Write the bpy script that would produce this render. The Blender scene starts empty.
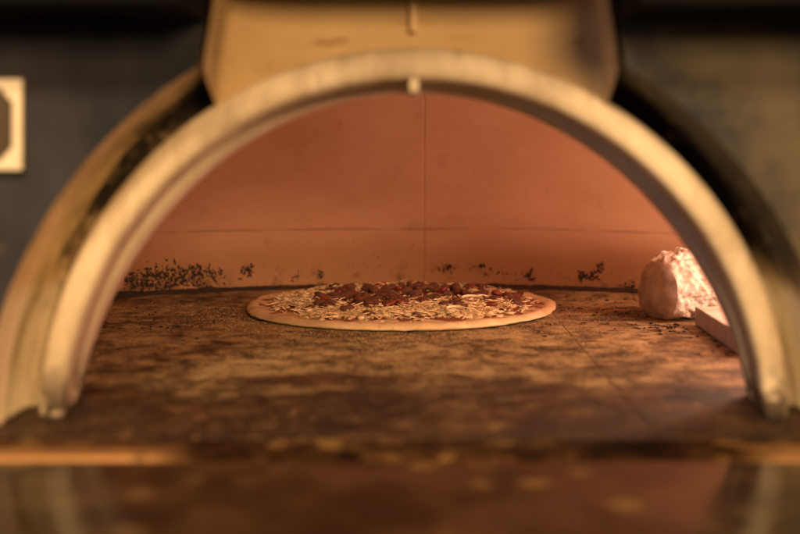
import bpy, bmesh, math, random
from mathutils import Vector, Matrix, noise
rnd = random.Random(7)
S = bpy.context.scene
COL = S.collection
PI = math.pi

# ------------------------------------------------------------------ camera
cd = bpy.data.cameras.new('camera'); cam = bpy.data.objects.new('camera', cd); COL.objects.link(cam)
cam.location = (0, 0, 0.192); cam.rotation_euler = (PI/2, 0, 0)
cd.sensor_width = 36; cd.lens = 50; cd.shift_x = -0.0175; cd.shift_y = -0.14375
cd.clip_start = 0.02; cd.clip_end = 60
cd.dof.use_dof = True; cd.dof.focus_distance = 1.30; cd.dof.aperture_fstop = 3.0
S.camera = cam
# ------------------------------------------------------------------ world
w = bpy.data.worlds.new('World'); S.world = w; w.use_nodes = True
bg = w.node_tree.nodes['Background']; bg.inputs[0].default_value = (0.30, 0.19, 0.10, 1); bg.inputs[1].default_value = 0.16
# ------------------------------------------------------------------ lamps
def area(name, loc, target, size, power, col, sy=None):
    l = bpy.data.lights.new(name, 'AREA'); l.energy = power; l.color = col; l.size = size
    if sy: l.shape = 'RECTANGLE'; l.size_y = sy
    o = bpy.data.objects.new(name, l); COL.objects.link(o); o.location = loc
    o.rotation_euler = (Vector(target) - Vector(loc)).to_track_quat('-Z', 'Y').to_euler()
    return o
def point(name, loc, r, power, col):
    l = bpy.data.lights.new(name, 'POINT'); l.energy = power; l.color = col; l.shadow_soft_size = r
    o = bpy.data.objects.new(name, l); COL.objects.link(o); o.location = loc
    return o
area('warm_ceiling_lamp', (-0.25, -0.75, 1.10), (0, 0.8, 0.0), 0.22, 30, (1.0, 0.68, 0.36))
area('warm_room_lamp', (0.42, -0.85, 0.60), (0, 0.9, 0.12), 0.35, 30, (1.0, 0.63, 0.30))
area('cool_window', (-1.6, -0.4, 0.55), (-0.4, 0.74, 0.2), 0.5, 3.2, (0.45, 0.62, 1.0))
point('fire_light', (0.46, 1.10, 0.085), 0.035, 3.2, (1.0, 0.57, 0.42))
point('fire_light_deep', (0.47, 1.20, 0.22), 0.06, 3.0, (1.0, 0.56, 0.38))
S.view_settings.view_transform = 'Standard'; S.view_settings.look = 'None'
S.view_settings.exposure = 0; S.view_settings.gamma = 1

# ------------------------------------------------------------------ helpers
def link(name, me, mat=None, parent=None, loc=None):
    o = bpy.data.objects.new(name, me); COL.objects.link(o)
    if mat and me is not None:
        me.materials.clear(); me.materials.append(mat)
    if parent: o.parent = parent
    if loc: o.location = loc
    return o
def from_bm(name, bm, mat, parent=None, loc=None, smooth=True, recalc=True):
    if recalc: bmesh.ops.recalc_face_normals(bm, faces=bm.faces)
    me = bpy.data.meshes.new(name); bm.to_mesh(me); bm.free()
    for p in me.polygons: p.use_smooth = smooth
    return link(name, me, mat, parent, loc)
def thing(name, label, cat, loc=(0,0,0), group=None):
    o = bpy.data.objects.new(name, None); COL.objects.link(o); o.location = loc
    o.empty_display_size = 0.05
    o['label'] = label; o['category'] = cat
    if group: o['group'] = group
    return o
def tag(o, label=None, cat=None, group=None, kind=None):
    for k, v in (('label', label), ('category', cat), ('group', group), ('kind', kind)):
        if v: o[k] = v
    return o
def box(bm, x0, x1, y0, y1, z0, z1):
    r = bmesh.ops.create_cube(bm, size=1)
    for v in r['verts']:
        v.co = Vector((x0+(v.co.x+.5)*(x1-x0), y0+(v.co.y+.5)*(y1-y0), z0+(v.co.z+.5)*(z1-z0)))
    return r['verts']
def bevel(o, wd, seg=3):
    m = o.modifiers.new('bevel', 'BEVEL'); m.width = wd; m.segments = seg; m.limit_method = 'ANGLE'; m.angle_limit = math.radians(40)
    return o
def strip(bm, rows, close=False):
    """rows: list of lists of coordinates with equal length -> quads between"""
    vs = [[bm.verts.new(c) for c in r] for r in rows]
    for a, b in zip(vs[:-1], vs[1:]):
        n = len(a)
        for i in range(n if close else n-1):
            j = (i+1) % n
            bm.faces.new((a[i], a[j], b[j], b[i]))
    return vs

# ------------------------------------------------------------------ materials
class N:
    def __init__(s, name, rough=0.6, metal=0.0, spec=0.5):
        s.m = bpy.data.materials.new(name); s.m.use_nodes = True
        s.t = s.m.node_tree; s.b = s.t.nodes['Principled BSDF']
        s.b.inputs['Roughness'].default_value = rough; s.b.inputs['Metallic'].default_value = metal
        s.b.inputs['Specular IOR Level'].default_value = spec
        s.tc = s.t.nodes.new('ShaderNodeTexCoord').outputs['Object']
        s.sep = None
    def new(s, k): return s.t.nodes.new(k)
    def l(s, a, b): s.t.links.new(a, b)
    def mapping(s, scale=(1,1,1), loc=(0,0,0)):
        n = s.new('ShaderNodeMapping'); n.inputs['Scale'].default_value = scale; n.inputs['Location'].default_value = loc
        s.l(s.tc, n.inputs[0]); return n.outputs[0]
    def noise(s, scale, detail=4, rough=0.55, vec=None, dist=0.0):
        n = s.new('ShaderNodeTexNoise'); n.inputs['Scale'].default_value = scale
        n.inputs['Detail'].default_value = detail; n.inputs['Roughness'].default_value = rough
        n.inputs['Distortion'].default_value = dist
        s.l(vec or s.tc, n.inputs['Vector']); return n.outputs['Fac']
    def vor(s, scale, vec=None, feat='F1'):
        n = s.new('ShaderNodeTexVoronoi'); n.inputs['Scale'].default_value = scale; n.feature = feat
        s.l(vec or s.tc, n.inputs['Vector']); return n.outputs['Distance']
    def axis(s, k):
        if not s.sep:
            s.sep = s.new('ShaderNodeSeparateXYZ'); s.l(s.tc, s.sep.inputs[0])
        return s.sep.outputs[k]
    def rng(s, v, a, b, c=0.0, d=1.0, smooth=True):
        n = s.new('ShaderNodeMapRange'); n.interpolation_type = 'SMOOTHSTEP' if smooth else 'LINEAR'
        s.l(v, n.inputs[0])
        for i, q in enumerate((a, b, c, d)): n.inputs[i+1].default_value = q
        return n.outputs[0]
    def math(s, op, a, b=None):
        n = s.new('ShaderNodeMath'); n.operation = op
        for i, q in enumerate((a, b)):
            if q is None: continue
            if isinstance(q, (int, float)): n.inputs[i].default_value = q
            else: s.l(q, n.inputs[i])
        return n.outputs[0]
    def ramp(s, fac, stops):
        n = s.new('ShaderNodeValToRGB'); s.l(fac, n.inputs[0]); e = n.color_ramp.elements
        while len(e) > 1: e.remove(e[-1])
        e[0].position = stops[0][0]; e[0].color = (*stops[0][1], 1)
        for p, c in stops[1:]:
            q = e.new(p); q.color = (*c, 1)
        return n.outputs[0]
    def mix(s, fac, a, b):
        n = s.new('ShaderNodeMix'); n.data_type = 'RGBA'
        if isinstance(fac, (int, float)): n.inputs[0].default_value = fac
        else: s.l(fac, n.inputs[0])
        for i, q in ((6, a), (7, b)):
            if isinstance(q, tuple): n.inputs[i].default_value = (*q, 1)
            else: s.l(q, n.inputs[i])
        return n.outputs[2]
    def color(s, c):
        if isinstance(c, tuple): s.b.inputs['Base Color'].default_value = (*c, 1)
        else: s.l(c, s.b.inputs['Base Color'])
        return s
    def rough(s, v): s.l(v, s.b.inputs['Roughness']); return s
    def bump(s, h, strength=0.3, dist=0.002):
        n = s.new('ShaderNodeBump'); n.inputs['Strength'].default_value = strength; n.inputs['Distance'].default_value = dist
        s.l(h, n.inputs['Height']); s.l(n.outputs[0], s.b.inputs['Normal']); return s

SOOT = (0.008, 0.006, 0.005)
# arch casting: pale heat-worn metal
a = N('arch_casting', 0.55)
c = a.ramp(a.noise(16, 5, .6), [(0.3, (0.50, 0.39, 0.26)), (0.55, (0.66, 0.54, 0.38)), (0.75, (0.72, 0.61, 0.45))])
c = a.mix(a.math('MULTIPLY', .6, a.rng(a.noise(9, 5, .65, a.mapping((1.5, 1, .7))), .48, .68)), c, (0.34, 0.24, 0.14))
c = a.mix(a.math('MULTIPLY', .6, a.rng(a.noise(55, 5, .7, a.mapping((1, .4, .4))), .55, .72)), c, (0.20, 0.12, 0.06))
c = a.mix(a.math('MULTIPLY', .28, a.rng(a.noise(34, 5, .65, a.mapping((1.6, 1, .22))), .50, .66)), c, (0.24, 0.15, 0.07))
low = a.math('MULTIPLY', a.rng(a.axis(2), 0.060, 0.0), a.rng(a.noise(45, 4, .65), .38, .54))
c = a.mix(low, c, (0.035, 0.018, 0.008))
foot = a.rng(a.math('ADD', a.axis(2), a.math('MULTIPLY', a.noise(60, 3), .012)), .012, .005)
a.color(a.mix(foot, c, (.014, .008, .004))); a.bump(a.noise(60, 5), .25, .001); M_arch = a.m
# inner refractory lip of the arch
a = N('inner_arch_refractory', 0.8)
c = a.ramp(a.noise(20, 5, .6), [(0.3, (0.56, 0.46, 0.32)), (0.7, (0.74, 0.63, 0.46))])
c = a.mix(a.math('MULTIPLY', a.rng(a.axis(2), .05, .0), a.rng(a.noise(50, 4, .6), .42, .55)), c, (0.03, 0.016, 0.008))
a.color(c); a.bump(a.noise(90, 5), .3, .001); M_lip = a.m
# recess reveal: ochre, sooted in its upper part
a = N('sooty_recess', 0.55)
c = a.ramp(a.noise(14, 5, .6), [(0.3, (0.40, 0.26, 0.11)), (0.7, (0.62, 0.43, 0.21))])
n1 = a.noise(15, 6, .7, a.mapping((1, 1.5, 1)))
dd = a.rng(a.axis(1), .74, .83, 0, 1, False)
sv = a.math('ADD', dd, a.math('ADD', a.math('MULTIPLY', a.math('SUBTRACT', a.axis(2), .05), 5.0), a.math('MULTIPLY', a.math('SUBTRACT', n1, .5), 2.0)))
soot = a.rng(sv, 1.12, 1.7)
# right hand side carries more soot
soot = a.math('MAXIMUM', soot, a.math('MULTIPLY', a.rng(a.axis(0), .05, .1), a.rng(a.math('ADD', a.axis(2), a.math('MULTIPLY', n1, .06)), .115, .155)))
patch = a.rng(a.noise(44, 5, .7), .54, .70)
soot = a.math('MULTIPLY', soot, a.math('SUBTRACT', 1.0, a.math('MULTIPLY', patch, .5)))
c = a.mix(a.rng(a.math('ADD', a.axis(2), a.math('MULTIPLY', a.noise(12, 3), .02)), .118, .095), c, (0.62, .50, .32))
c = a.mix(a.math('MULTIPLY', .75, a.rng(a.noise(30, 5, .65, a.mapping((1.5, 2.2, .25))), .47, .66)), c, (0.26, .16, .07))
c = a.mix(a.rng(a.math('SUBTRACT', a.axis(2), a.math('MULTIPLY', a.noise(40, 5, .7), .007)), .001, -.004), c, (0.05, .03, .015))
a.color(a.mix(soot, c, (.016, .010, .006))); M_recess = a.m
# facade sheet: dark painted steel, smudged
a = N('painted_facade', 0.8, 0.0, .15)
c = a.ramp(a.noise(6, 5, .6, a.mapping((2, 1, 1))), [(0.35, (0.014, 0.015, 0.020)), (0.65, (0.042, 0.040, 0.046))])
c = a.mix(a.rng(a.noise(11, 5, .65, a.mapping((1,1,1), (3,0,1))), .58, .75), c, (0.09, 0.070, 0.045))
c = a.mix(a.math('MULTIPLY', a.rng(a.axis(0), -.1, .2), a.rng(a.noise(7, 5, .65, a.mapping((1,1,1), (9,0,4))), .35, .62)), c, (0.100, 0.082, 0.052))  # browner towards the right: warm light painted into the sheet colour
a.color(c); a.bump(a.noise(40, 3), .08, .001); M_face = a.m
a = N('black_metal', 0.85, 0, .08); a.color(a.mix(a.rng(a.noise(14,4), .45, .65), (0.003, .003, .003), (0.007, .006, .005))); M_black = a.m
# throat panel: tan heat-tinted sheet
a = N('heat_tinted_sheet', 0.75, 0.0, .25)
c = a.ramp(a.noise(7, 4, .55, a.mapping((1, 1, .4))), [(0.35, (0.46, 0.31, 0.15)), (0.65, (0.64, 0.45, 0.25))])
c = a.mix(a.rng(a.noise(30, 4, .6, a.mapping((.5, 1, 2))), .58, .75), c, (0.30, 0.17, 0.06))
a.color(c); a.bump(a.noise(30, 2), .05, .001); M_throat = a.m
a = N('weld_bead', 0.4); a.color(a.mix(a.noise(30), (0.55, .36, .17), (0.66, .45, .23))); M_bead = a.m
# dome plaster
a = N('dome_refractory', 0.85)
c = a.ramp(a.noise(5, 5, .6, a.mapping((1, 1, 2))), [(0.3, (0.45, 0.255, 0.140)), (0.7, (0.55, 0.335, 0.205))])
c = a.mix(a.math('MULTIPLY', .6, a.rng(a.noise(28, 6, .7), .55, .78)), c, (0.36, .18, .10))
line = a.rng(a.math('ABSOLUTE', a.math('SUBTRACT', a.axis(0), a.math('ADD', .012, a.math('MULTIPLY', a.noise(8, 2), .004)))), .0022, .0006)
c = a.mix(a.math('MULTIPLY', line, a.math('ADD', .0, a.rng(a.noise(18,3), .3, .7, 0, .3))), c, (0.13, .06, .035))
zs = a.math('ADD', a.axis(2), a.math('MULTIPLY', a.noise(6, 3), .006))
hl = a.rng(a.math('ABSOLUTE', a.math('SUBTRACT', zs, .086)), .0028, .0008)
c = a.mix(a.math('MULTIPLY', hl, a.rng(a.noise(10,4), .35, .6, 0.05, .4)), c, (0.13, .06, .03))
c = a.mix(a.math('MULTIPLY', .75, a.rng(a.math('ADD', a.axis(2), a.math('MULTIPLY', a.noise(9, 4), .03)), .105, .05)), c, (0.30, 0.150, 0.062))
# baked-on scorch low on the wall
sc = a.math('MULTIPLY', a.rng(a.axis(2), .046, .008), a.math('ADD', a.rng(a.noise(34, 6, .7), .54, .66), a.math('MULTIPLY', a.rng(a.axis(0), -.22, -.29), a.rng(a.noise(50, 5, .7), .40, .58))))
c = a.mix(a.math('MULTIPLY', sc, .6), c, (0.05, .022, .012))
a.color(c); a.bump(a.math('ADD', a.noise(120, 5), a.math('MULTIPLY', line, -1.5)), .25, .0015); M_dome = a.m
# hearth stone
a = N('hearth_stone', 0.7, 0, .35)
big = a.noise(10, 8, .7, a.mapping((1, 1, 1)), .3)
mid = a.noise(42, 6, .68, a.mapping((1, 1, 1), (4, 2, 0)))
fine = a.noise(260, 5, .75)
v = a.math('ADD', a.math('MULTIPLY', big, .36), a.math('ADD', a.math('MULTIPLY', mid, .38), a.math('MULTIPLY', fine, .26)))
c = a.ramp(v, [(0.41, (0.024, 0.012, 0.005)), (0.46, (0.085, 0.054, 0.025)), (0.50, (0.21, 0.145, 0.068)), (0.56, (0.38, 0.285, 0.145))])
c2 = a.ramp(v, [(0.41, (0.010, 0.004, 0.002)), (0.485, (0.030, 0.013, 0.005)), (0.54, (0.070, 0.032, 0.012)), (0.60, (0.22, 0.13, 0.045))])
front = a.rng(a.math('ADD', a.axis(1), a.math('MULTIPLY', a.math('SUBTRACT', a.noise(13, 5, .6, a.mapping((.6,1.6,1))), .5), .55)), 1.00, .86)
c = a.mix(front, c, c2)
char = a.math('MAXIMUM', a.rng(a.noise(24, 5, .7, a.mapping((1, 1.6, 1), (1, 7, 0)), .8), .575, .64), a.math('MULTIPLY', .8, a.rng(a.noise(95, 4, .7, a.mapping((1, .8, 1), (2, 3, 0)), .6), .585, .64)))
c = a.mix(a.math('MULTIPLY', char, .8), c, (0.018, .008, .004))
spot = a.math('MULTIPLY', a.rng(a.vor(55), .22, .08), a.rng(a.noise(15, 3), .52, .62))
c = a.mix(a.math('MULTIPLY', spot, .5), c, (0.45, .26, .08))
bx = a.math('SUBTRACT', a.axis(0), .225); by = a.math('SUBTRACT', a.axis(1), .872)
bd = a.math('ADD', a.math('ADD', a.math('MULTIPLY', bx, bx), a.math('MULTIPLY', by, by)), a.math('MULTIPLY', a.math('SUBTRACT', a.noise(40, 4), .5), .003))
c = a.mix(a.rng(bd, .0013, .0006), c, (.008, .004, .003))
flour = a.math('MULTIPLY', a.rng(a.vor(240), .28, .12), a.rng(a.noise(16, 3), .45, .62))
c = a.mix(a.math('MULTIPLY', flour, .55), c, (0.50, .34, .16))
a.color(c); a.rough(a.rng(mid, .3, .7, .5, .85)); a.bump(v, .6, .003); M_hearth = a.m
# front nosing of hearth
a = N('worn_brass_edge', 0.5, .3)
c = a.mix(a.noise(12, 3), (0.40, .19, .06), (0.54, .29, .11))
c = a.mix(a.rng(a.noise(24, 5, .65), .45, .62), c, (0.30, .14, .05))
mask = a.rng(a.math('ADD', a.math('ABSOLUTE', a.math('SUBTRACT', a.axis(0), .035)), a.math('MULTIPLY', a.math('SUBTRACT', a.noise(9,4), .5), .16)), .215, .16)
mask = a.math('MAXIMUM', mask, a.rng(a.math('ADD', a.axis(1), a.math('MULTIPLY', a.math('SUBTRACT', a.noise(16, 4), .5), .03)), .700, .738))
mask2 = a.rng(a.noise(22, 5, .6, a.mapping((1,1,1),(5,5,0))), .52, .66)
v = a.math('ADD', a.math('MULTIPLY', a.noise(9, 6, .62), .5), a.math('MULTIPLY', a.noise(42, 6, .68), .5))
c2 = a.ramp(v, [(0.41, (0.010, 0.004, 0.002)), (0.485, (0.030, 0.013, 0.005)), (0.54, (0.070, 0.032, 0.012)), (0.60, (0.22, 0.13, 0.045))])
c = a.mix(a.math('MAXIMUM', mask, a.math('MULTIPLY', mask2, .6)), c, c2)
a.color(c); a.l(a.math('MULTIPLY', .25, a.math('SUBTRACT', 1.0, mask)), a.b.inputs['Metallic'])
a.rough(a.rng(mask, 0, 1, .5, 1.0)); a.l(a.rng(mask, 0, 1, .5, .05), a.b.inputs['Specular IOR Level']); M_edge = a.m
# polished counter
a = N('polished_dark_counter', 0.2, 0, .42)
c = a.ramp(a.noise(14, 5, .6), [(0.40, (0.010, 0.006, 0.003)), (0.6, (0.055, 0.030, 0.013))])
c = a.mix(a.math('MULTIPLY', a.rng(a.vor(30), .42, .12), a.rng(a.noise(9, 3), .42, .60)), c, (0.17, .105, .04))
a.color(c); a.rough(a.rng(a.noise(9, 5, .6), .35, .7, .10, .26)); a.bump(a.noise(12, 2), .04, .001)
a.b.inputs['IOR'].default_value = 1.33; M_counter = a.m
# ash log
a = N('ashy_wood', 0.9)
c = a.ramp(a.noise(28, 6, .7), [(0.3, (0.34, 0.28, 0.22)), (0.55, (0.60, 0.52, 0.44)), (0.7, (0.72, 0.66, 0.58))])
a.color(c); a.bump(a.noise(70, 6, .7), .5, .003); M_log = a.m
a = N('ashy_bark', 0.9)
vb = a.vor(75, a.mapping((1, 1, 1.5)))
c = a.ramp(a.math('ADD', a.noise(60, 6, .75), a.math('MULTIPLY', vb, .35)), [(0.42, (0.26, 0.15, 0.09)), (0.56, (0.66, 0.52, 0.42)), (0.75, (0.82, 0.74, 0.64))])
a.color(c); a.bump(a.noise(80, 6, .75), .8, .006); M_bark = a.m
a = N('pale_kerb_brick', 0.8)
a.color(a.ramp(a.noise(40, 5, .65), [(0.3, (0.42, .36, .29)), (0.7, (0.62, .55, .47))])); a.bump(a.noise(90, 4), .3, .001); M_kerb = a.m
a = N('charcoal', 0.9); a.color(a.mix(a.noise(90), (0.010, .006, .005), (0.05, .025, .015))); M_char = a.m
a = N('cornmeal', 0.8); a.color(a.mix(a.rng(a.noise(250, 1), .4, .6), (0.28, .17, .08), (0.55, .38, .20))); M_meal = a.m
# dough etc.
a = N('raw_dough', 0.62, 0, .4)
c = a.ramp(a.noise(35, 4, .6), [(0.3, (0.54, 0.37, 0.20)), (0.7, (0.72, 0.54, 0.34))])
c = a.mix(a.math('MULTIPLY', a.rng(a.noise(130, 3), .6, .7), .6), c, (0.40, .18, .08))
a.color(c); a.b.inputs['Subsurface Weight'].default_value = .15; a.b.inputs['Subsurface Radius'].default_value = (.004, .002, .001)
a.bump(a.noise(60, 4), .3, .0015); M_dough = a.m
a = N('tomato_sauce', 0.35, 0, .6); a.color(a.ramp(a.noise(60, 5, .6), [(0.35, (0.13, .02, .008)), (0.65, (0.30, .085, .03))])); a.bump(a.noise(120, 4), .5, .002); M_sauce = a.m
a = N('cheese', 0.45, 0, .5); a.color(a.mix(a.rng(a.noise(70, 4), .35, .65), (0.58, .39, .21), (0.80, .63, .42)))
a.b.inputs['Subsurface Weight'].default_value = .15; a.b.inputs['Subsurface Radius'].default_value = (.003, .002, .001); M_cheese = a.m
a = N('cooked_meat', 0.5, 0, .5); a.color(a.ramp(a.noise(130, 5, .6), [(0.35, (0.04, .013, .008)), (0.52, (0.13, .042, .022)), (0.66, (0.30, .12, .06))])); a.bump(a.noise(260, 4), .6, .002); M_meat = a.m
a = N('red_pepper', 0.3, 0, .6); a.color(a.mix(a.noise(60), (0.13, .022, .012), (0.25, .05, .022))); M_red = a.m
a = N('onion', 0.35, 0, .6); a.color((0.78, .62, .44)); M_onion = a.m
a = N('vent_cream', 0.45); a.color(a.mix(a.noise(40), (0.72, .60, .42), (0.84, .74, .56))); M_cream = a.m
a = N('dark_grille', 0.5); a.color((0.075, .048, .024)); M_grille = a.m

# ------------------------------------------------------------------ setting: counter
bm = bmesh.new(); box(bm, -1.1, 1.1, -0.35, 0.6990, -0.048, -0.002)
counter = bevel(from_bm('counter', bm, M_counter, smooth=False), .004); tag(counter, kind='structure')

# ------------------------------------------------------------------ the oven
oven = thing('pizza_oven', 'arched pizza oven mouth with pale cast rim, sooty recess and rosy dome behind it', 'oven', (0, .80, 0))
OL = Vector((0, .80, 0))
def opart(name, bm, mat, parent=None, smooth=True, recalc=True):
    """mesh built in world coordinates, hung under the oven (its local origin is shifted in the material by keeping world axes)"""
    p = parent or oven
    o = from_bm(name, bm, mat, p, smooth=smooth, recalc=recalc)
    if p is oven: o.matrix_parent_inverse = Matrix.Translation(-OL)
    return o
NT = 96
def arc(a_, b_, y, flare=0.0, cx=0.0, n=NT, foot=-.012):
    pts = []
    pts.append(Vector((cx + a_ + flare, y, foot)))
    for i in range(n+1):
        t = PI*i/n; s = math.sin(t)
        pts.append(Vector((cx + math.cos(t)*(a_ + flare*(1-s)**1.6), y, b_*s)))
    pts.append(Vector((cx - a_ - flare, y, foot)))
    return pts
# cast rim: rounded lip, underside
prof = [(.2715, .2680, .850, .000), (.2715, .2680, .810, .0), (.2708, .2673, .8040, .0), (.2690, .2655, .8010, .0), (.266, .2625, .8, .0),
        (.2570, .2530, .7990, .0005), (.2510, .2475, .8000, .003), (.2485, .2450, .8030, .004), (.2478, .2440, .8080, .005), (.2488, .2448, .852, .010)]
bm = bmesh.new(); strip(bm, [arc(a_, b_, y, f) for a_, b_, y, f in prof])
arch = opart('arch_rim', bm, M_arch)
# small seam nub under the crown
bm = bmesh.new(); box(bm, -.0035, .0035, .803, .876, .2355, .2455)
bevel(opart('seam_rib', bm, M_lip, arch), .001)
# inner refractory lip
prof = [(.2540, .2480, .852, .010), (.2445, .2440, .853, .014), (.2415, .2405, .856, .020), (.2385, .2385, .866, .025), (.2378, .2380, .880, .026), (.246, .243, .888, .026), (.30, .27, .890, .026)]
bm = bmesh.new(); strip(bm, [arc(a_, b_, y, f) for a_, b_, y, f in prof])
opart('inner_arch', bm, M_lip)
# facade outline hole (recess) -----------------------------------------
XT, XB = .1325, .1405
def hole(y, grow=0.0):
    a_, b_ = .280+grow, .288+grow
    right, left = [], []
    right.append(Vector((a_+.008, y, -.006)))
    n = 60
    zt = b_*math.sqrt(1-(XB/a_)**2)
    for i in range(n+1):
        z = zt*math.sin(PI/2*i/n)
        # parametric up to zt
        t = math.asin(z/b_)
        right.append(Vector((math.cos(t)*(a_+.008*(1-math.sin(t))**1.6), y, z)))
    right.append(Vector((XT, y, .309)))
    for p in reversed(right): left.append(Vector((-p.x-.003, y, p.z)))
    return right, left
bm = bmesh.new()
for s in (0, 1):
    pts = hole(.74)[0]
    if s: pts = [Vector((-p.x-.003, p.y, p.z)) for p in pts]
    W = .95 if not s else -.95
    rows = []
    outer = [Vector((W, .74, p.z)) for p in pts]
    mid = [p.lerp(q, .06) for p, q in zip(pts, outer)]
    strip(bm, [pts, mid, outer])
    strip(bm, [[pts[-1], outer[-1]], [Vector((pts[-1].x, .74, .62)), Vector((W, .74, .62))]])
strip(bm, [[Vector((-XT-.003, .74, .309)), Vector((XT, .74, .309))], [Vector((-XT-.003, .74, .62)), Vector((XT, .74, .62))]])
bmesh.ops.remove_doubles(bm, verts=bm.verts, dist=1e-5)
facade = opart('facade', bm, M_face, smooth=False)
# recess reveal both sides (arched part), from facade back to behind rim
for s in (0, 1):
    bm = bmesh.new()
    pts = hole(.74)[0][:-1]
    f = (lambda p: Vector((-p.x-.003, p.y, p.z))) if s else (lambda p: p.copy())
    r0 = [f(p) for p in pts]
    r0b = [f(Vector((p.x*.9985, .7425, p.z*.9985))) for p in pts]
    r1 = [f(Vector((p.x*.996, .832, p.z*.996))) for p in pts]
    r2 = [f(Vector((p.x*.90, .836, p.z*.90))) for p in pts]
    strip(bm, [r0, r0b, r1, r2]); opart('arched_recess', bm, M_recess)
# throat: side walls, concave back panel, soffit
bm = bmesh.new()
def rim_z(x): return .262*math.sqrt(max(0, 1-(x/.268)**2))
def throat_row(k):
    row = []
    def zz(y, x):
        zb = rim_z(x) if y > .80 else .2500+(rim_z(x)-.2500)*(y-.741)/.059
        return zb + (.335-zb)*k
    for q in (0, .35, .7, 1): row.append((XB-.001, .741+(.803-.741)*q))
    for i in range(41):
        u = 1-2*i/40; row.append((u*(XB-.004), .826-.020*abs(u)**6))
    for q in (1, .7, .35, 0): row.append((-XB, .741+(.803-.741)*q))
    out = []
    for x, y in row:
        z = zz(y, x); xx = x*(1-(.0080/XB)*max(0, (z-.24)/.0515)); out.append(Vector((xx-.0015, y, z)))
    return out
strip(bm, [throat_row(k/6) for k in range(7)])
throat = opart('throat_panel', bm, M_throat)
bm = bmesh.new(); box(bm, -.15, .15, .7415, .86, .318, .324); opart('throat_soffit', bm, M_black, smooth=False)
bm = bmesh.new(); box(bm, -.0032, .0022, .818, .829, .2805, .3160); bevel(opart('seam_rib', bm, M_bead, throat), .0012)
# unseen slab added above the facade to shade its top
bm = bmesh.new(); box(bm, -.95, .95, .50, .738, .400, .45)
opart('added_shade_slab', bm, M_black, smooth=False)
# black trim bands, built out forward to shade the facade top
for s in (-1, 1):
    bm = bmesh.new()
    x0, x1 = (.1335, .95) if s > 0 else (-.95, -.1365)
    box(bm, x0, x1, .655, .7385, .2790, .399)
    bevel(opart('black_trim_band', bm, M_black, smooth=False), .003)
# dome ---------------------------------------------------------------
CY, AX, BY = 1.08, .62, .50
bm = bmesh.new(); rows = []
def ring(k, z):
    r = []
    for i in range(161):
        t = 2*PI*i/161
        x = AX*k*math.cos(t); y = CY + BY*k*math.sin(t)
        if y < .893: y = .893 + (y-.893)*.02
        r.append(Vector((x, y, z)))
    return r
for z in (-.02, 0, .02, .04, .06, .083): rows.append(ring(1, z))
rows.append(ring(.9985, .0865))
for i in range(1, 22):
    t = PI/2*i/22; rows.append(ring(.9985*math.cos(t)**.75, .0865+.30*math.sin(t)))
vs = strip(bm, rows, close=True)
bm.faces.new(vs[-1])
# open the mouth: drop faces of the flat front wall inside the arch
kill = []
for f in bm.faces:
    cc = f.calc_center_median()
    if cc.y < .90 and (cc.x/.296)**2 + (max(cc.z, 0)/.262)**2 < 1: kill.append(f)
bmesh.ops.delete(bm, geom=kill, context='FACES')
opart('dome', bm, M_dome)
# hearth slabs
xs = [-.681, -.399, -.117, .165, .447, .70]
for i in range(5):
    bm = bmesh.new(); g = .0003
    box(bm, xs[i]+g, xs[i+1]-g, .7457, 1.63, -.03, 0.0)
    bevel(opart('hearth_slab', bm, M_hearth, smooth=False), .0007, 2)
bm = bmesh.new(); box(bm, -.95, .95, .76, 1.66, -.05, -.0315); opart('oven_base', bm, M_black, smooth=False)
bm = bmesh.new(); box(bm, -.95, .95, .6995, .7455, -.04, 0.0)
bevel(opart('hearth_edge', bm, M_edge, smooth=False), .003, 4)

# vent plate on the facade (left)
vp = opart('vent_plate', (lambda b: (box(b, -.320, -.2585, .7355, .7395, .181, .2400), b)[1])(bmesh.new()), M_grille, smooth=False)
bm = bmesh.new()
x0, x1, z0, z1, t_ = -.3205, -.2580, .1800, .2400, .0062
for q in ((x0, x1, z0, z0+t_), (x0, x1, z1-t_, z1), (x0, x0+t_, z0+t_, z1-t_), (x1-t_, x1, z0+t_, z1-t_)):
    box(bm, q[0], q[1], .7300, .7354, q[2], q[3])
bevel(opart('vent_frame', bm, M_cream, vp, smooth=False), .0012)
for sx in (0, 1):
    for sz in (0, 1):
        bm = bmesh.new()
        cx = x0+t_ if sx == 0 else x1-t_; cz = z0+t_ if sz == 0 else z1-t_
        dx = 1 if sx == 0 else -1; dz = 1 if sz == 0 else -1
        poly = [(0, 0), (.0070, 0), (.0056, .0035), (.0034, .0042), (.0022, .0072), (0, .0085)]
        fr = [bm.verts.new((cx+dx*p[0], .7310, cz+dz*p[1])) for p in poly]
        bk = [bm.verts.new((cx+dx*p[0], .7354, cz+dz*p[1])) for p in poly]
        bm.faces.new(fr); bm.faces.new(bk)
        for i in range(6): bm.faces.new((fr[i], fr[(i+1) % 6], bk[(i+1) % 6], bk[i]))
        opart('corner_bracket', bm, M_cream, vp, smooth=False)
bm = bmesh.new()
for i in range(9):
    x = x0+.0095+i*.0052; box(bm, x, x+.0022, .7325, .7353, z0+.008, z1-.008)
opart('grille', bm, M_grille, vp, smooth=False)

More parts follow.
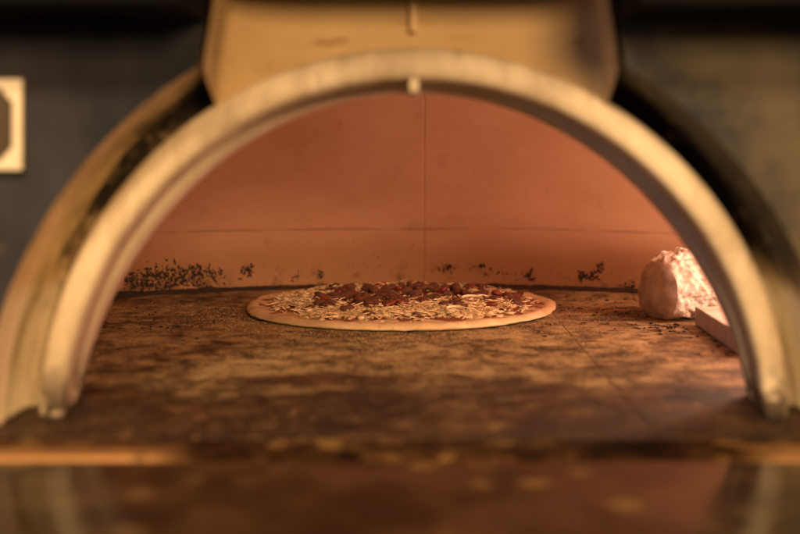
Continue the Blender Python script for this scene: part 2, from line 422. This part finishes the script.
# ------------------------------------------------------------------ pizza
PC = Vector((-.016, 1.368, 0.0008)); PR = .189
pizza = thing('pizza', 'raw thin round pizza with shredded cheese and browned meat lying on the oven floor', 'pizza', PC)
def pedge(t):   # slightly uneven outline
    return PR*(1 + .008*math.sin(2*t+.6) + .006*math.sin(5*t+1) + .004*math.sin(9*t)+.012*noise.noise(Vector((math.cos(t)*5, math.sin(t)*5, 0))))
def nz(x, y, s, o=0): return noise.noise(Vector((x*s, y*s, o)))
bm = bmesh.new(); rows = []
pr = [(0.0, -.045, .0), (.0, -.012, .0), (.0, -.004, .0004), (0, 0, .0022), (0, -.0008, .0040), (0, -.004, .0061), (0, -.0075, .0073), (0, -.0105, .0074), (0, -.014, .0066), (0, -.030, .0062), (0, -.09, .0060)]
for _, d, z in pr:
    r = []
    for i in range(180):
        t = 2*PI*i/180; R = pedge(t)+d
        x, y = R*math.cos(t), R*math.sin(t)
        zz = z + (0.0016*nz(x, y, 28) + .0016*nz(x, y, 75) if z > .002 else 0)
        r.append(Vector((x, y, zz)))
    rows.append(r)
vs = strip(bm, rows, close=True)
bm.faces.new(vs[-1]); bm.faces.new(vs[0])
dough = from_bm('crust', bm, M_dough, pizza)
# sauce layer
def top_z(x, y):
    r = math.hypot(x, y)
    return .0072 + .0052*max(0, 1-(r/.165)**4) + .0020*nz(x, y, 45, 3) + .0015*nz(x, y, 110, 5)
bm = bmesh.new(); rows = []
for k in range(0, 26):
    r = []
    for i in range(200):
        t = 2*PI*i/200
        R = (pedge(t) - .0110 - .004*nz(math.cos(t)*3, math.sin(t)*3, 1.5))*(1-k/26.0)
        x, y = R*math.cos(t), R*math.sin(t)
        r.append(Vector((x, y, (.0060 if k == 0 else top_z(x, y)-.0012))))
    rows.append(r)
vs = strip(bm, rows, close=True); bm.faces.new(vs[-1])
from_bm('sauce', bm, M_sauce, pizza)
# shredded cheese: one tangled mass nobody could count
def shred(bm, p, L, wd, yaw, pitch, bend):
    n = 4; prev = None
    d = Vector((math.cos(yaw)*math.cos(pitch), math.sin(yaw)*math.cos(pitch), math.sin(pitch)))
    side = Vector((-math.sin(yaw), math.cos(yaw), 0)); up = d.cross(side)
    pts = []
    for i in range(n+1):
        u = i/n-.5
        pts.append(p + d*L*u + side*bend*(u*u*4-.5)*L + up*0)
    for i, q in enumerate(pts):
        k = wd*(.6 if i in (0, n) else 1)
        cur = [bm.verts.new(q+side*k*a_+Vector((0, 0, 1))*k*b_*.8) for a_, b_ in ((.5, -.5), (.5, .5), (-.5, .5), (-.5, -.5))]
        if prev:
            for j in range(4): bm.faces.new((prev[j], prev[(j+1) % 4], cur[(j+1) % 4], cur[j]))
        else: bm.faces.new(cur)
        prev = cur
    bm.faces.new(prev)
clumps = [(-.075, -.115, .035, 170), (.06, -.10, .045, 230), (-.02, -.125, .03, 110), (.10, -.05, .035, 120), (-.11, -.05, .03, 90), (.02, -.06, .04, 100),
          (-.12, .02, .035, 70), (.12, .05, .03, 70), (-.01, .12, .03, 80), (.05, .11, .04, 80), (-.07, .10, .035, 60)]
bm = bmesh.new()
def put(x, y, lift=0):
    if math.hypot(x, y) > .172: return
    shred(bm, Vector((x, y, top_z(x, y)+lift)), rnd.choice((.004, .006, .009, .016))*rnd.uniform(.7, 1.2), rnd.uniform(.0008, .0017), rnd.uniform(0, PI), rnd.uniform(-.45, .45), rnd.uniform(-.8, .8))
for cx, cy, s, n in clumps:
    for _ in range(int(n*1.9)): put(rnd.gauss(cx, s*.55), rnd.gauss(cy, s*.40), rnd.uniform(0, .0048))
for _ in range(900):
    t = rnd.uniform(0, 2*PI); r = .165*math.sqrt(rnd.random()); put(r*math.cos(t), r*math.sin(t), rnd.uniform(-.0008, .0018))
for cx, cy, s_, n in clumps:
    for _ in range(int(n*.9)):
        x, y = rnd.gauss(cx, s_*.55), rnd.gauss(cy, s_*.42)
        if math.hypot(x, y) > .169: continue
        r_ = rnd.uniform(.0018, .0048); sd = rnd.uniform(0, 50)
        g = bmesh.ops.create_icosphere(bm, subdivisions=1, radius=1)
        for v in g['verts']:
            k = 1+.5*noise.noise(v.co*1.7+Vector((sd, 0, 0)))
            v.co = Vector((v.co.x*r_*k*1.3, v.co.y*r_*k, v.co.z*r_*k*.5)) + Vector((x, y, top_z(x, y)+.0006))
tag(from_bm('shredded_cheese', bm, M_cheese, pizza, smooth=True), kind='stuff')
# meat crumbles
def lump_mesh(name, seed, sq=.75, amp=.45, mat=M_meat, sub=2):
    b = bmesh.new(); bmesh.ops.create_icosphere(b, subdivisions=sub, radius=1)
    for v in b.verts:
        k = 1+amp*noise.noise(v.co*1.3+Vector((seed*7.1, seed, 0)))+amp*.6*noise.noise(v.co*3+Vector((0, seed*3.3, 0)))
        v.co *= k; v.co.z *= sq
    me = bpy.data.meshes.new(name); b.to_mesh(me); b.free(); me.materials.append(mat)
    for p in me.polygons: p.use_smooth = True
    return me
meats = [lump_mesh('meat_crumble', i+1) for i in range(6)]
mclumps = [(-.045, -.02, .055, .07, 26), (-.075, -.01, .04, .06, 10), (-.055, .06, .05, .04, 14), (-.01, -.05, .03, .03, 8), (.03, -.02, .03, .04, 12), (.11, -.02, .03, .04, 8), (.07, .06, .06, .05, 14), (-.10, -.03, .025, .03, 5), (.03, .09, .08, .03, 16), (.10, .03, .04, .03, 8), (-.09, .05, .03, .04, 8), (0, -.08, .14, .05, 24), (.07, -.09, .03, .012, 3), (.135, -.045, .015, .03, 6), (-.03, -.075, .04, .01, 5)]
for cx, cy, sx, sy, n in mclumps:
    for _ in range(n):
        x, y = rnd.gauss(cx, sx*.6), rnd.gauss(cy, sy*.6)
        if math.hypot(x, y) > .160: continue
        o = bpy.data.objects.new('meat_crumble', meats[rnd.randrange(6)]); COL.objects.link(o); o.parent = pizza
        s = rnd.uniform(.0042, .0080)
        o.location = (x, y, top_z(x, y)+.0020+s*.15); o.scale = (s*rnd.uniform(.9, 1.4), s, s*rnd.uniform(.65, .95)); o.rotation_euler = (rnd.uniform(-.4, .4), rnd.uniform(-.4, .4), rnd.uniform(0, 6))
reds = [lump_mesh('tomato_piece', 20+i, .55, .3, M_red) for i in range(3)]
for x, y in ((-.012, -.085), (.002, -.078), (.118, .005), (.128, -.015), (-.05, -.055), (-.075, .02), (.05, .03), (-.005, .05), (.09, .09), (-.03, .10), (.02, -.05), (.142, .01), (-.09, -.045), (.105, -.07)):
    o = bpy.data.objects.new('tomato_piece', reds[rnd.randrange(3)]); COL.objects.link(o); o.parent = pizza
    s = rnd.uniform(.006, .010); o.location = (x, y, top_z(x, y)+.0035); o.scale = (s*1.3, s*.8, s*.8); o.rotation_euler = (0, rnd.uniform(-.4, .4), rnd.uniform(0, 3))
def onion(x, y, R, tilt, yaw, a0=0.0, a1=2*PI):
    b = bmesh.new(); n = 28; rows = []
    for i in range(n+1):
        t = a0+(a1-a0)*i/n; c0 = Vector((R*math.cos(t), R*.75*math.sin(t), 0))
        rad = c0.normalized()
        rows.append([c0+rad*.0010*math.cos(k*PI/3)+Vector((0, 0, .0018*math.sin(k*PI/3))) for k in range(6)])
    strip(b, rows, close=True)
    o = from_bm('onion_slice', b, M_onion, pizza); o.location = (x, y, top_z(x, y)+.0050); o.rotation_euler = (tilt, 0, yaw)
onion(.062, -.122, .010, .2, .2, 0, 4.5); onion(.085, -.055, .014, .25, .5, 0, 2.6)
onion(.10, -.03, .010, .3, .8, 0, 3.0)

# ------------------------------------------------------------------ ash white log by the fire
def nvec(v, s, o): return noise.noise(v*s+Vector((o, o*2, o*3)))
log = thing('firewood_log', 'ash white chunk of firewood glowing in the light of the hidden fire at the right', 'firewood', (.288, 1.268, 0))
sec = [(-.040, .012), (-.043, .035), (-.036, .058), (-.018, .073), (.004, .076), (.026, .070), (.042, .052), (.046, .030), (.036, .010), (.016, .0), (-.006, -.001), (-.026, .001)]
def log_pt(i, u):   # u along the axis
    n = len(sec); k = int(i) % n; f = i-int(i)
    a0, a1 = sec[k], sec[(k+1) % n]
    x = a0[0]+(a1[0]-a0[0])*f; z = a0[1]+(a1[1]-a0[1])*f
    tp = .86 + .20*min(1, u/.35)**.6 - .10*u
    return Vector((x*tp, u*.115, z*tp + .001))
ax_rot = Matrix.Rotation(-math.radians(66), 4, 'Z')
off = Vector((-.012, -.004, 0))
bm = bmesh.new(); rows = []
for j in range(61):
    u = j/60; r = []
    for i in range(144):
        p = log_pt(i/12, u)
        d = Vector((p.x, 0, p.z-.036)).normalized()
        p = p + d*(.0045*nvec(p, 60, 1)+.0048*nvec(p, 130, 4)+.0036*nvec(p, 280, 2))*min(1, u*5+.30)
        p.z = max(p.z, .0006)
        r.append(ax_rot @ (p+off))
    rows.append(r)
vs = strip(bm, rows, close=True); bm.faces.new(vs[-1])
from_bm('bark', bm, M_bark, log)
bm = bmesh.new(); rows = []
for k in range(0, 16):
    q = 1-k/16.0; r = []
    for i in range(96):
        p = log_pt(i/8, 0); p = Vector((p.x*q, 0, .036+(p.z-.036)*q))
        d = Vector((p.x, 0, p.z-.036)).normalized() if q > .05 else Vector((0,0,0))
        e = d*(.0045*nvec(log_pt(i/8,0), 60, 1)+.0048*nvec(log_pt(i/8,0), 130, 4)+.0036*nvec(log_pt(i/8,0), 280, 2))*.30*q
        p = p+e
        p0 = Vector((p.x, 0, p.z)); p.y = -.010*(1-q**2.2) + (.0030*nvec(p0, 26, 9)+.0006*nvec(p0, 90, 3))*(1-q**6) ; p.z = max(p.z, .0006)
        r.append(ax_rot @ (p+off))
    rows.append(r)
vs = strip(bm, rows, close=True); bm.faces.new(vs[-1])
from_bm('cut_end', bm, M_log, log)
# kerb bricks guarding the fire
def kerb(x0, y0, x1, y1, h, label):
    L = math.hypot(x1-x0, y1-y0)
    b = bmesh.new(); box(b, 0, L, 0, .05, 0.0006, h)
    bmesh.ops.subdivide_edges(b, edges=b.edges[:], cuts=6, use_grid_fill=True)
    for v in b.verts: v.co += Vector((nvec(v.co, 60, 2), nvec(v.co, 60, 5), 0))*.0008
    o = from_bm('kerb_brick', b, M_kerb, loc=(x0, y0, 0), smooth=False)
    o.rotation_euler = (0, 0, math.atan2(y1-y0, x1-x0))
    bevel(o, .0012, 2); tag(o, label, 'brick')
    return o
kerb(.311, 1.230, .306, 1.045, .021, 'low pale kerb brick on the hearth in front of the glowing log')
# embers bed behind the kerb is out of sight: only its light is seen

# ------------------------------------------------------------------ crumbs, soot and cornmeal (uncountable)
def flake(b, p, s, flat=.4, wall=False):
    if wall: q = Matrix.Rotation(PI/2, 3, 'X') @ Matrix.Rotation(rnd.uniform(0, 6.28), 3, 'Z') @ Matrix.Diagonal((rnd.uniform(.8, 2.2), rnd.uniform(.5, 1.1), 1))
    else: q = Matrix.Rotation(rnd.uniform(0, 6.28), 3, 'Z') @ Matrix.Diagonal((rnd.uniform(.8, 2.0), rnd.uniform(.6, 1.1), 1)) @ Matrix.Rotation(rnd.uniform(-.3, .3), 3, 'X')
    vv = [Vector((1, 0, 0)), Vector((.2, .8, 0)), Vector((-.9, .4, 0)), Vector((-.6, -.7, 0)), Vector((.4, -.6, 0))]
    top = b.verts.new(p+q @ Vector((rnd.uniform(-.2, .2), rnd.uniform(-.2, .2), flat))*s)
    bot = b.verts.new(p+q @ Vector((0, 0, -flat))*s)
    rr = [b.verts.new(p+q @ (v*rnd.uniform(.6, 1.15))*s) for v in vv]
    for i in range(5):
        b.faces.new((rr[i], rr[(i+1) % 5], top)); b.faces.new((rr[(i+1) % 5], rr[i], bot))
def wall_y(x, z=0): return CY + BY*math.sqrt(max(0, 1-(x/AX)**2))
# soot on wall: pixel-measured clusters converted to wall x and height
b = bmesh.new()
def cluster(x, z, sx, sz, n, s0=.0005, s1=.0031):
    for _ in range(int(n*2.3)):
        xx, zz = rnd.gauss(x, sx), max(.0005, rnd.gauss(z, sz))
        if zz > .06: continue
        flake(b, Vector((xx, wall_y(xx)-.0006, zz)), s0+(s1-s0)*rnd.random()**2.5, .35, True)
def wx(px): # px -> wall x at about 1.5
    return (px-414)/1111*(1.47 if px < 220 or px > 600 else 1.55)
for px, z, sx, sz, n in ((130, .026, .006, .006, 30), (143, .024, .008, .006, 45), (160, .026, .008, .006, 50), (175, .026, .007, .006, 45), (189, .028, .007, .007, 55), (178, .012, .03, .005, 60), (145, .012, .02, .004, 50),
                         (205, .026, .008, .004, 20), (249, .030, .005, .005, 22), (297, .018, .005, .003, 10), (320, .020, .003, .003, 8), (448, .026, .006, .003, 22), (480, .031, .004, .002, 10), (492, .022, .02, .003, 14), (530, .019, .006, .003, 12),
                         (582, .020, .004, .004, 18), (598, .032, .003, .004, 12), (602, .021, .004, .003, 12), (636, .008, .006, .002, 12)):
    cluster(wx(px), z, sx, sz, n)
for _ in range(170):
    xx = rnd.uniform(-.43, .40); flake(b, Vector((xx, wall_y(xx)-.0006, abs(rnd.gauss(0, .022))+.002)), rnd.uniform(.0004, .0011), .35, True)
tag(from_bm('wall_soot', b, M_char, smooth=False, recalc=False), 'black baked on soot flecks along the foot of the dome wall', 'soot', kind='stuff')
# black strip put in for the shaded gap at the wall foot
b = bmesh.new(); rows = []
for i in range(400):
    x = -.50+.98*i/399; y = wall_y(x)
    h = .0045+.0030*max(0, nz(x, 0, 30))+.0012*nz(x, 1, 120) + .001*max(0, abs(x)-.25)*6
    wdt = .010+.006*nz(x, 0, 20, 4)
    rows.append([Vector((x, y-wdt, .0007)), Vector((x, y-wdt*.55, h*.8)), Vector((x, y-.0004, h*1.15))])
strip(b, rows)
tag(from_bm('wall_gap_strip', b, M_char, smooth=True), 'thin black strip in place of the shaded gap where dome wall meets hearth', 'ash', kind='stuff')
# charcoal crumbs on floor
b = bmesh.new()
for _ in range(260):
    x = rnd.uniform(-.36, .36); y = rnd.uniform(.92, 1.55)
    if (Vector((x, y, 0))-PC).xy.length < .20: continue
    s = rnd.choice((.0006, .0009, .0012, .0018))*rnd.uniform(.7, 1.4)
    flake(b, Vector((x, y, .0006)), s, .35)
for cx, cy, n, r in ((-.33, 1.30, 12, .02), (-.27, 1.22, 14, .012), (-.23, 1.15, 8, .01), (.285, 1.20, 34, .018), (.27, 1.225, 20, .012), (.24, 1.32, 14, .02), (.20, 1.36, 10, .02), (.30, 1.10, 12, .02), (.33, 1.0, 10, .015), (.27, 1.44, 14, .02)):
    for _ in range(n):
        flake(b, Vector((rnd.gauss(cx, r), rnd.gauss(cy, r*1.2), .0008)), rnd.uniform(.0008, .0030), .4)
for _ in range(46):
    x = rnd.uniform(-.36, .32); y = rnd.uniform(1.05, 1.5)
    if (Vector((x, y, 0))-PC).xy.length > .21: flake(b, Vector((x, y, .0006)), rnd.uniform(.002, .0055), .12)
tag(from_bm('charcoal_crumbs', b, M_char, smooth=False, recalc=False), 'scattered black charcoal crumbs on the hearth around the pizza and log', 'crumbs', kind='stuff')
# cornmeal
b = bmesh.new()
for _ in range(4200):
    t = rnd.uniform(-PI, 0) if rnd.random() < .85 else rnd.uniform(0, PI)
    r = PR + abs(rnd.gauss(0, .045)); x = PC.x+r*math.cos(t)*1.05; y = PC.y+r*math.sin(t)
    if y > 1.53 or abs(x) > .3: continue
    flake(b, Vector((x, y, .0006)), rnd.uniform(.0003, .00062), .8)
for _ in range(2200):
    x = rnd.gauss(-.05, .14); y = rnd.uniform(.95, 1.5)
    if (Vector((x, y, 0))-PC).xy.length < .19 or nz(x, y, 14, 2) < 0: continue
    flake(b, Vector((x, y, .0006)), rnd.uniform(.0003, .0007), .8)
tag(from_bm('cornmeal', b, M_meal, smooth=False, recalc=False), 'fine pale cornmeal dusted on the hearth in front of the pizza', 'cornmeal', kind='stuff')
